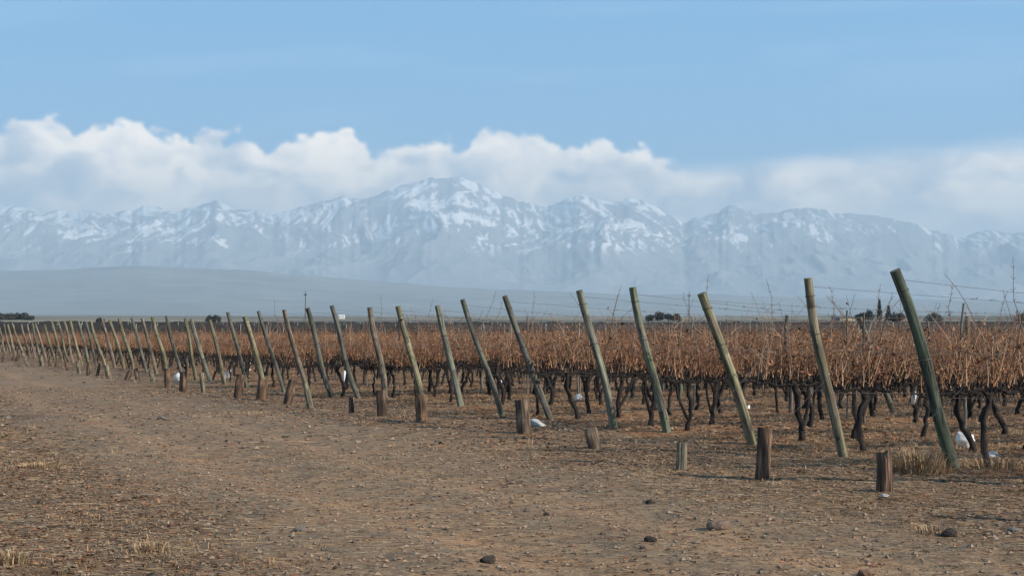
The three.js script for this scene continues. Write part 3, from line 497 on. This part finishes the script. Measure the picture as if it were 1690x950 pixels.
// ---------------------------------------------------------------- crossed posts, hanging hose, plastic, vine guards
{
  const [x1, d1] = onGround(1476, 684); const s1 = (1420 - 1476) / F * d1; makePost(x1, d1, [x1 + s1, heightAt(1420, 524, d1), d1], 0.055, M.post[2], 9301, [0.8], 'brace_post', 'brown leaning brace post crossing a grey one behind the second end post', 'post');
  const [x2, d2] = onGround(1384, 672); makePost(x2, d2, [x2 + (1437 - 1384) / F * d2, heightAt(1437, 530, d2), d2 - 0.1], 0.045, M.slim[1], 9302, [], 'brace_post', 'pale grey brace post leaning right, crossing the brown one', 'post');
  const [x3, d3] = onGround(1122, 657); makePost(x3, d3, [x3 + 0.03, heightAt(1124, 526, d3), d3], 0.055, M.post[1], 9303, [0.7], 'field_post', 'thick upright pale green post behind the fourth end post', 'post');
  const [x4, d4] = onGround(1604, 660); makePost(x4, d4, [x4 - 0.08, heightAt(1595, 522, d4), d4], 0.055, M.post[2], 9304, [0.8], 'field_post', 'thick weathered post standing among vines right of the nearest end post', 'post');
  { const rw = rows.find(r => r.i === 8), a = rw.post.at(0.86), g = new Geo(), o = new THREE.Group(); o.position.set(a[0], a[1], a[2] + 0.09); g.tube([[0.05, 0, 0], [0, 0.015, 0], [-0.05, -0.02, 0.01], [-0.06, -0.2, 0.01], [-0.03, -0.36, 0], [-0.045, -0.48, 0]], 0.016, 6, null); part(o, 'hose', g.build(), M.black); add(o, 'hose_scrap', 'scrap of black hose hanging from the ninth end post', 'hose'); }
  const bag = (x, y, d, sx, sy, sz, tiltz, seed, name, label, cat, mat = M.plastic) => {
    const g = new THREE.SphereGeometry(1, 15, 11, 0, Math.PI * 2, 0, Math.PI * 0.86), p = g.attributes.position;
    for (let i = 0; i < p.count; i++) { let a = p.getX(i), b = p.getY(i), c = p.getZ(i); const an = Math.atan2(c, a), f = 1 + 0.9 * (fbm(an * 1.6 + seed, b * 2.2, 4, seed) - 0.5) + 0.3 * Math.sin(an * 4 + b * 5 + seed) * (0.6 - b * 0.4), pinch = b > 0.55 ? 1 - (b - 0.55) * 1.5 : 1 + (0.3 - b) * 0.12; p.setXYZ(i, a * f * pinch * sx, b * sy * (1 + 0.2 * (fbm(an * 2, seed, 3, seed + 5) - 0.5)), c * f * pinch * sz); }
    g.computeVertexNormals(); const m = new THREE.Mesh(g, mat); m.position.set(x, y, -d); m.rotation.set(0.2, seed, tiltz); add(m, name, label, cat, 'scraps of white plastic');
  };
  { const [x, d] = onGround(1592, 741); bag(x, groundY(x, d) + 0.12, d, 0.11, 0.14, 0.10, -0.7, 3, 'plastic_bag', 'crumpled white plastic bag on the ground right of the nearest end post', 'plastic bag'); }
  { const d = 22; bag((1508 - CX) / F * d, heightAt(1508, 656, d), d, 0.035, 0.12, 0.03, -0.25, 5, 'plastic_strip', 'narrow white plastic strip hanging from a cordon', 'plastic'); }
  { const [x, d] = onGround(955, 666); bag(x, groundY(x, d) + 0.08, d, 0.09, 0.10, 0.08, -0.3, 7, 'plastic_bag', 'small white bag under vines left of the fifth end post', 'plastic bag'); }
  { const [x, d] = onGround(888, 703); bag(x, groundY(x, d) + 0.045, d, 0.14, 0.06, 0.10, 0.5, 9, 'plastic_scrap', 'torn off-white plastic lying between a grey stump and the sixth end post', 'plastic', M.dull); }
  { const [x, d] = onGround(1457, 818); bag(x - 0.02, groundY(x, d) + 0.008, d - 0.16, 0.04, 0.018, 0.04, 0.2, 11, 'plastic_scrap', 'small bluish plastic scrap at the foot of the split stump', 'plastic', M.dull); }
  { const [x, d] = onGround(1635, 757); bag(x, groundY(x, d) + 0.03, d, 0.12, 0.04, 0.08, 0.1, 13, 'plastic_scrap', 'flattened pale scrap in dry grass near the right edge', 'plastic', M.dull); }
  { const [x, d] = onGround(293, 632); bag(x, groundY(x, d) + 0.14, d, 0.12, 0.18, 0.1, 0.1, 15, 'plastic_bag', 'pale plastic bag behind the reddish stump far along the line', 'plastic bag'); }
  const guard = (px, pyb, h, label) => { const [x, d] = onGround(px, pyb), gg = new THREE.CylinderGeometry(0.05, 0.045, h, 8, 3, true), p = gg.attributes.position; for (let i = 0; i < p.count; i++) { const a = Math.atan2(p.getZ(i), p.getX(i)), k = 1 / Math.max(Math.abs(Math.cos(a)), Math.abs(Math.sin(a))) * 0.82; p.setX(i, p.getX(i) * k); p.setZ(i, p.getZ(i) * k); } gg.computeVertexNormals(); const m = new THREE.Mesh(gg, M.guard); m.position.set(x, groundY(x, d) + h / 2 - 0.01, -d); m.rotation.z = (px % 7 - 3) * 0.02; m.rotation.y = px; add(m, 'vine_guard', label, 'vine guard', 'white vine guards'); };
  guard(371, 629, 0.3, 'white vine guard touching the foot of the seventeenth end post'); guard(378, 624, 0.3, 'white vine guard just right of another, by the seventeenth end post'); guard(411, 612, 0.34, 'white vine guard behind the fifteenth end post'); guard(568, 632, 0.4, 'tall white vine guard behind the eleventh end post'); guard(826, 640, 0.28, 'white vine guard behind the seventh end post'); guard(1234, 678, 0.09, 'short white vine guard behind the third end post');
}

// ---------------------------------------------------------------- stones lying on the track
[[1188, 868, 0.075, 0, 'largest pinkish stone lying on the track'], [1426, 938, 0.045, 3, 'reddish stone near the bottom edge under the split stump'], [1567, 887, 0.055, 1, 'dark clod on shaded litter near the right'], [1074, 894, 0.035, 1, 'small dark stone below the middle of the track'], [806, 925, 0.05, 1, 'dark clod in the smooth wheel rut'], [1073, 832, 0.04, 1, 'dark lump between the green stump and the track'], [495, 876, 0.04, 2, 'pale flat stone left of the wheel rut'], [902, 852, 0.03, 1, 'dark pebble right of the wheel rut'], [673, 869, 0.025, 2, 'pale pebble in the wheel rut'], [265, 694, 0.06, 2, 'white stone far along the track'], [421, 664, 0.06, 2, 'white flat stone before the broad brown stump'], [1062, 906, 0.03, 0, 'pinkish pebble below the small dark stone'], [1675, 882, 0.04, 2, 'pale stone near the right edge'], [12, 692, 0.06, 2, 'pale stone at the left edge of the track'], [283, 868, 0.03, 3, 'reddish pebble in litter at lower left']].forEach(([px, py, r, mt, label], i) => {
  const [x, d] = onGround(px, py), g = new THREE.IcosahedronGeometry(r, 3), p = g.attributes.position, q = g.clone(); 
  for (let k = 0; k < p.count; k++) { const a = p.getX(k) / r, b = p.getY(k) / r, c = p.getZ(k) / r, f = (i ? 0.5 : 0.85) + (i ? 1.0 : 0.5) * fbm(a * 1.5 + i * 7 + 20 + c, b * 1.5 + c * 1.4 + 20, 4, 77 + i); p.setXYZ(k, a * r * f * 1.25, b * r * f * 0.72, c * r * f); }
  g.computeVertexNormals(); const m = new THREE.Mesh(g, M.stone[mt]); m.position.set(x, groundY(x, d) + r * 0.28, -d); m.rotation.y = i; add(m, 'stone', label, 'stone', 'stones on the track');
});

// ---------------------------------------------------------------- dry grass clumps
function blades(g, R, n, spread, h, x0 = 0, y0 = 0, z0 = 0, cols) {
  for (let i = 0; i < n; i++) {
    const a = R() * 6.283, r = Math.sqrt(R()) * spread, x = x0 + Math.cos(a) * r, z = z0 + Math.sin(a) * r, L1 = h * (0.4 + R() * 0.75) * (1 - 0.6 * (r / spread) ** 2), ln = 0.25 + R() * 1.0, b = a + (R() - 0.5) * 1.6, w = 0.0028 + R() * 0.0028, c = tint(cols[Math.floor(R() * cols.length)], 0.7 + R() * 0.6);
    const cx = Math.cos(b), cz = Math.sin(b), qx = -cz * w, qz = cx * w, mx = x + cx * L1 * ln * 0.35, my = y0 + L1 * 0.62, mz = z + cz * L1 * ln * 0.35, ex = x + cx * L1 * ln, ey = y0 + L1 * (1 - ln * 0.35), ez = z + cz * L1 * ln;
    const p = [g.v(x - qx, y0 - 0.01, z - qz, c), g.v(x + qx, y0 - 0.01, z + qz, c), g.v(mx + qx * 0.8, my, mz + qz * 0.8, c), g.v(mx - qx * 0.8, my, mz - qz * 0.8, c), g.v(ex, ey, ez, c)];
    g.quad(p[0], p[1], p[2], p[3]); g.tri(p[3], p[2], p[4]);
  }
}
const strawC = [[0.33, 0.215, 0.105], [0.28, 0.17, 0.08], [0.38, 0.27, 0.155], [0.25, 0.135, 0.065], [0.24, 0.18, 0.115]];
[[1522, 782, 0.34, 0.40, 560, 'large bushy dry grass clump at the foot of the nearest end post'], [1640, 778, 0.40, 0.2, 300, 'low spreading dry grass clump near the right edge'], [18, 930, 0.13, 0.13, 170, 'straw-coloured grass clump in the bottom left corner'], [70, 772, 0.42, 0.06, 520, 'wide orange dry grass patch at the left edge of the track'], [250, 908, 0.16, 0.10, 110, 'small thin grass tuft at lower left'], [1545, 880, 0.22, 0.08, 120, 'low grass tuft in the shaded corner at right'], [598, 702, 0.3, 0.1, 140, 'short grass tuft before the small thin stump'], [1010, 705, 0.28, 0.13, 180, 'dark tangled grass tuft at the foot of the fifth end post'], [420, 684, 0.8, 0.1, 300, 'long low grass strip before the broad brown stump']].forEach(([px, py, sp, h, n, label], i) => {
  const [x, d] = onGround(px, py), g = new Geo(), m = new THREE.Group(); blades(g, rng(9500 + i), n, sp, h, 0, 0, 0, strawC); part(m, 'blades', g.build(), M.leaf).userData.kind = 'stuff'; m.position.set(x, groundY(x, d), -d); add(m, 'grass_clump', label, 'grass clump', 'dry grass clumps');
});

// ---------------------------------------------------------------- ground cover: fallen leaves, straw, pebbles, thin grass
{
  const R = rng(31337), lit = new Geo(), straw = new Geo(), peb = new Geo(), grass = new Geo();
  const litC = [[0.27, 0.165, 0.09], [0.22, 0.118, 0.056], [0.09, 0.053, 0.03], [0.27, 0.11, 0.047], [0.25, 0.165, 0.095], [0.17, 0.098, 0.053]], redC = [[0.30, 0.135, 0.06], [0.24, 0.10, 0.045], [0.33, 0.19, 0.09], [0.14, 0.07, 0.036], [0.36, 0.24, 0.135], [0.28, 0.16, 0.075]];
  const zone = (x, d) => { const u = outward(x, d), n = fbm(x / 1.7, d / 1.7, 3, 441), n2 = fbm(x / 4.5, d / 4.5, 3, 443); const rd = sstep(2.4, 4.4, u + (n2 - 0.5) * 3) * (1 - sstep(8.0, 9.4, u + (n2 - 0.5) * 3)); return { u, rd, n }; };
  const scatter = (d0, d1, count, fn) => { for (let i = 0; i < count; i++) { const d = Math.sqrt(lerp(d0 * d0, d1 * d1, R())), x = (R() * 2 - 1) * 0.385 * d; fn(x, d); } };
  const putLeaf = (x, d, k) => {
    const z = zone(x, d); const want = lerp(0.95, 0.15, z.rd) * lerp(0.35, 1.3, sstep(0.36, 0.62, z.n)); if (R() > want) return;
    const s = (0.008 + R() * R() * 0.024) * k, a = R() * 6.283, y = groundY(x, d) + 0.002, ca = Math.cos(a), sa = Math.sin(a), c = tint((z.u + (z.n - 0.5) * 3 < 0.4 ? redC : litC)[Math.floor(R() * 6)], 0.75 + R() * 0.5), up = s * (0.1 + R() * 0.7), up2 = s * R() * 0.5, w = s * (0.4 + R() * 0.4);
    const P = (u, v, h) => lit.v(x + ca * u - sa * v, y + h, -d + sa * u + ca * v, c); const p = [P(-s, 0, 0), P(0, w, up), P(s, 0, up2), P(0, -w, up * 0.6 * R())]; lit.tri(p[0], p[1], p[2]); lit.tri(p[0], p[2], p[3]);
  };
  scatter(8.2, 21, 125000, (x, d) => putLeaf(x, d, 1)); scatter(21, 45, 105000, (x, d) => putLeaf(x, d, 1.7)); scatter(45, 100, 26000, (x, d) => putLeaf(x, d, 3));
  const putStraw = (x, d, k) => {
    const z = zone(x, d); if (R() > lerp(0.9, 0.2, z.rd) * lerp(0.4, 1.2, sstep(0.35, 0.65, 1 - z.n))) return;
    const l = (0.02 + R() * R() * 0.10) * k, a = R() * 6.283, w = (0.0012 + R() * 0.0016) * k, y = groundY(x, d) + 0.003, ca = Math.cos(a), sa = Math.sin(a), lift = l * (R() < 0.3 ? 0.4 * R() : 0.06), c = tint(strawC[Math.floor(R() * 5)], 0.55 + R() * 0.65);
    const P = (u, v, h) => straw.v(x + ca * u - sa * v, y + h, -d + sa * u + ca * v, c); straw.quad(P(-l, -w, 0), P(l, -w, lift), P(l, w, lift + w), P(-l, w, w));
  };
  scatter(8.2, 21, 90000, (x, d) => putStraw(x, d, 1)); scatter(21, 45, 60000, (x, d) => putStraw(x, d, 1.5)); scatter(45, 90, 12000, (x, d) => putStraw(x, d, 2.6));
  const pebC = [[0.25, 0.175, 0.115], [0.22, 0.155, 0.105], [0.12, 0.088, 0.062], [0.25, 0.185, 0.125], [0.25, 0.15, 0.095]];
  const putPeb = (x, d, k) => {
    const z = zone(x, d); if (R() > lerp(0.4, 0.9, z.rd)) return; const s = (0.004 + Math.pow(R(), 5) * 0.022) * k, y = groundY(x, d) + s * 0.25, c = tint(pebC[Math.floor(R() * 5)], 0.75 + R() * 0.5), a = R() * 6.28, ca = Math.cos(a) * s, sa = Math.sin(a) * s, f = () => 0.7 + R() * 0.6;
    const k1 = f(), k2 = f(), k3 = f(), k4 = f(), t = peb.v(x + ca * 0.2, y + s * 0.7 * f(), -d + sa * 0.2, c), q = [peb.v(x + ca * k1 * 1.3, y, -d + sa * k1 * 1.3, c), peb.v(x - sa * k2, y, -d + ca * k2, c), peb.v(x - ca * k3 * 1.3, y, -d - sa * k3 * 1.3, c), peb.v(x + sa * k4, y, -d - ca * k4, c)], b = peb.v(x, y - s * 0.6, -d, c);
    for (let i = 0; i < 4; i++) { peb.tri(t, q[(i + 1) % 4], q[i]); peb.tri(b, q[i], q[(i + 1) % 4]); }
  };
  scatter(8.2, 20, 20000, (x, d) => putPeb(x, d, 1)); scatter(20, 45, 12000, (x, d) => putPeb(x, d, 1.7));
  const putGrass = (x, d, k) => {
    const z = zone(x, d), n = fbm(x / 2.2, d / 2.2, 4, 451), inV = sstep(1.2, -0.5, z.u + (n - 0.5) * 2.5), off = sstep(8.4, 10, z.u); if (R() > Math.max(inV * sstep(0.40, 0.58, n) * 1.1, off * sstep(0.5, 0.6, n) * 0.7, (1 - z.rd) * sstep(0.55, 0.62, n) * 0.3)) return;
    blades(grass, R, 7, 0.16 * k, (0.03 + R() * R() * 0.10) * Math.min(k, 1.2), x, groundY(x, d), -d, strawC);
  };
  scatter(8.2, 24, 9000, (x, d) => putGrass(x, d, 1)); scatter(24, 60, 26000, (x, d) => putGrass(x, d, 1.5)); scatter(60, 110, 7000, (x, d) => putGrass(x, d, 2.2));
  add(new THREE.Mesh(lit.build(true), M.leaf), 'fallen_leaves', 'brown fallen leaves scattered over the ground', null, null, 'stuff');
  add(new THREE.Mesh(straw.build(true), M.leaf), 'straw', 'dry straw and twig bits strewn on the ground', null, null, 'stuff');
  add(new THREE.Mesh(peb.build(true), M.far), 'gravel', 'small pebbles strewn over the track', null, null, 'stuff');
  add(new THREE.Mesh(grass.build(), M.leaf), 'dry_grass', 'thin dry grass between the vine rows', null, null, 'stuff');
}

// ---------------------------------------------------------------- beyond the field: netted vine rows, trees, houses, poles
for (let k = 0; k < 5; k++) {
  const d = 212 + k * 17, R = rng(9700 + k), o = new THREE.Group(), g = new Geo(); o.position.set(0, 0, -d);
  const y0 = groundY(0, d), X0 = -95 - k * 8, X1 = 95 + k * 8, n = 420, top = 1.85 + k * 0.06;
  let prev = null;
  for (let i = 0; i <= n; i++) { const x = lerp(X0, X1, i / n), h = top + (fbm(x / 1.2, k * 9, 4, 711) - 0.5) * 0.5, w = 0.42 + (fbm(x / 2, k * 5, 3, 713) - 0.5) * 0.3, gy = groundY(x, d), b = 0.012 + 0.018 * fbm(x / 3, k, 4, 717), c = [b * 1.05, b * 1.02, b]; const q = [g.v(x, gy + 0.25, w, c), g.v(x, gy + h * 0.62, w * 1.1, c), g.v(x, gy + h, w * 0.35, c), g.v(x, gy + h, -w * 0.35, c), g.v(x, gy + 0.3, -w, c)]; if (prev) for (let z = 0; z < 4; z++) g.quad(prev[z], q[z], q[z + 1], prev[z + 1]); prev = q; }
  part(o, 'netting', g.build(), M.far);
  const ps = new Geo(); for (let x = X0 + 2; x < X1; x += 7.5) { const xx = x + R() * 2, gy = groundY(xx, d); ps.tube([[xx, gy - 0.1, 0.5], [xx + (R() - 0.5) * 0.2, gy + top + 0.25, 0.5]], 0.05, 5, [0.36, 0.35, 0.3], { cap: true }); } const pm = part(o, 'posts', ps.build(), M.far); pm.userData.kind = 'stuff';
  add(o, 'netted_vine_row', `long dark netted vine row beyond the brown field, ${ord(k + 1)} from the front`, 'vine row', 'dark vine rows beyond the field');
}
function farTree(px, pyTop, pyBase, wpx, d, kind, seed, name, label) {
  const R = rng(seed), x = (px - CX) / F * d, gy = groundY(x, d), H = heightAt(px, pyTop, d) - gy, W = wpx / F * d / 2, o = new THREE.Group(), t = new Geo(), c = new Geo(); o.position.set(x, gy, -d);
  t.tube([[0, -0.2, 0], [0.1, H * 0.3, 0], [0, H * 0.75, 0]], [H * 0.035, H * 0.025, 0.05], 7, [0.09, 0.07, 0.055]); 
  if (kind === 'round') for (let k = 0; k < 5; k++) { const a = R() * 6.28; t.tube([[0.05, H * 0.3, 0], [Math.cos(a) * W * 0.4, H * 0.55, Math.sin(a) * W * 0.4], [Math.cos(a) * W * 0.7, H * 0.8, Math.sin(a) * W * 0.6]], [0.1, 0.07, 0.03], 5, [0.09, 0.07, 0.055]); }
  part(o, 'trunk', t.build(), M.vcol);
  const lumps = []; if (kind === 'round') for (let k = 0; k < 9; k++) lumps.push([(R() - 0.5) * 1.3 * W, H * (0.42 + R() * 0.42), (R() - 0.5) * 1.2 * W, W * (0.3 + R() * 0.3)]);
  const n = kind === 'round' ? 1500 : 1300;
  for (let i = 0; i < n; i++) {
    let p; if (kind === 'round') { const l = lumps[Math.floor(R() * lumps.length)], a = R() * 6.28, e = Math.acos(2 * R() - 1), r = l[3] * (0.6 + 0.45 * R()); p = [l[0] + Math.cos(a) * Math.sin(e) * r, l[1] + Math.cos(e) * r, l[2] + Math.sin(a) * Math.sin(e) * r]; } else { const t2 = Math.pow(R(), 0.8), a = R() * 6.28, r = W * (1 - t2) * (0.7 + 0.5 * R()) * (0.75 + 0.35 * Math.sin(t2 * 30 + a * 2)); p = [Math.cos(a) * r, H * lerp(0.06, 1, t2), Math.sin(a) * r]; }
    const s = (0.16 + R() * 0.3) * d / 420, b = 0.6 + R() * 0.8, col = kind === 'round' ? [0.036 * b, 0.040 * b, 0.032 * b] : [0.018 * b, 0.027 * b, 0.022 * b], r3 = () => (R() - 0.5) * 2 * s; const v = [0, 1, 2].map(() => c.v(p[0] + r3(), p[1] + r3(), p[2] + r3(), col)); c.tri(...v);
  }
  part(o, 'crown', c.build(true), M.cypress); add(o, name, label, 'tree', 'trees far beyond the field');
}
[[1452, 495, 530, 10, 748, 'tall', 'cypress_tree', 'tall pointed dark cypress, taller of the two beyond the field'], [1467, 505, 530, 13, 766, 'tall', 'cypress_tree', 'shorter broad dark cypress beside the tall pointed one'], [1434, 512, 530, 22, 730, 'round', 'leafy_tree', 'dark rounded tree left of the tall cypress'], [1420, 518, 530, 14, 757, 'round', 'leafy_tree', 'small dark tree beside the long tan wall'], [1482, 519, 530, 26, 739, 'round', 'leafy_tree', 'low brownish bush tree right of the cypresses'], [1540, 523, 531, 34, 784, 'round', 'leafy_tree', 'low wide tree behind the nearest end post'], [1072, 521, 530, 14, 819, 'round', 'leafy_tree', 'small dark tree at the near end of the middle clump'], [1090, 517, 530, 20, 837, 'round', 'leafy_tree', 'tallest tree of the middle clump right of the fourth end post'], [1104, 519, 530, 12, 828, 'round', 'leafy_tree', 'thin tree inside the middle clump'], [1116, 519, 530, 14, 823, 'round', 'leafy_tree', 'round tree at the right end of the middle clump'], [6, 522, 531, 26, 926, 'round', 'leafy_tree', 'dark tree at the far left edge'], [24, 520, 531, 20, 944, 'round', 'leafy_tree', 'tallest dark tree of the far left clump'], [38, 519, 531, 20, 935, 'round', 'leafy_tree', 'dark tree in the far left clump, third from the edge'], [50, 523, 531, 12, 917, 'round', 'leafy_tree', 'lowest tree ending the far left clump'], [352, 524, 531, 26, 677, 'round', 'leafy_tree', 'low bushy tree above the seventeenth end post'], [165, 528, 533, 12, 712, 'round', 'leafy_tree', 'small bush behind the twenty-sixth end post'], [1690, 524, 532, 40, 766, 'round', 'leafy_tree', 'low bushy tree at the right edge']].forEach(([a, b, c, w, d, kd, nm, l], i) => farTree(a, b, c, w, d, kd, 9800 + i, nm, l));
function house(px, pyTop, wpx, d, wall, roof, depth, label) {
  const x = (px - CX) / F * d, gy = groundY(x, d), W = wpx / F * d, H = Math.max(2.2, heightAt(px, pyTop, d) - gy), o = new THREE.Group(); o.position.set(x, gy, -d);
  const wg = new THREE.BoxGeometry(W, H * 0.8 + 0.4, depth); wg.translate(0, H * 0.4 - 0.2, 0); part(o, 'wall', wg, wall);
  const s = new THREE.Shape(); s.moveTo(-depth / 2 - 0.3, 0); s.lineTo(depth / 2 + 0.3, 0); s.lineTo(0, H * 0.22); s.closePath(); const rg = new THREE.ExtrudeGeometry(s, { depth: W + 0.5, bevelEnabled: false }); rg.rotateY(Math.PI / 2); rg.translate(-W / 2 - 0.25, H * 0.8 + 0.003, 0); part(o, 'roof', rg, roof);
  const nw = Math.max(2, Math.round(W / 3)); for (let k = 0; k < nw; k++) { const g = new THREE.BoxGeometry(0.5, 0.8, 0.06); g.translate(lerp(-W / 2 + 1, W / 2 - 1, nw > 1 ? k / (nw - 1) : 0.5), H * 0.45, depth / 2 + 0.032); part(o, k === 0 ? 'door' : 'window', g, M.glass); }
  add(o, 'farm_building', label, 'building', 'farm buildings beyond the field');
}
house(1402, 523, 34, 900, M.wallTan, M.roofGrey, 6, 'long low tan farm building left of the cypresses');
house(1378, 521, 9, 900, M.roofGrey, M.roofGrey, 3, 'small dark shed beside the long tan building');
house(564, 519, 9, 1500, M.wallWhite, M.wallWhite, 5, 'small white building on the plain behind the eleventh end post');
function pole(px, pyTop, d, label) {
  const x = (px - CX) / F * d, gy = groundY(x, d), H = heightAt(px, pyTop, d) - gy, o = new THREE.Group(), g = new Geo(); o.position.set(x, gy, -d);
  g.tube([[0, -0.5, 0], [0, H * 0.5, 0], [0.03, H, 0]], [0.10, 0.085, 0.06], 8, [0.08, 0.07, 0.065], { cap: true }); part(o, 'mast', g.build(), M.vcol);
  const a = new THREE.BoxGeometry(0.6, 0.1, 0.1); a.translate(0, H * 0.9, 0.14); part(o, 'cross_arm', a, M.black); for (const s of [-0.22, 0, 0.22]) { const i = new THREE.CylinderGeometry(0.05, 0.07, 0.22, 7); i.translate(s, H * 0.9 + 0.17, 0.14); part(o, 'insulator', i, M.glass); }
  add(o, 'utility_pole', label, 'utility pole', 'utility poles beyond the field');
}
pole(503.5, 480, 300, 'thin dark utility pole rising behind the twelfth end post'); pole(1137.5, 482, 300, 'thin dark utility pole left of the third end post');

renderer.render(scene, camera);
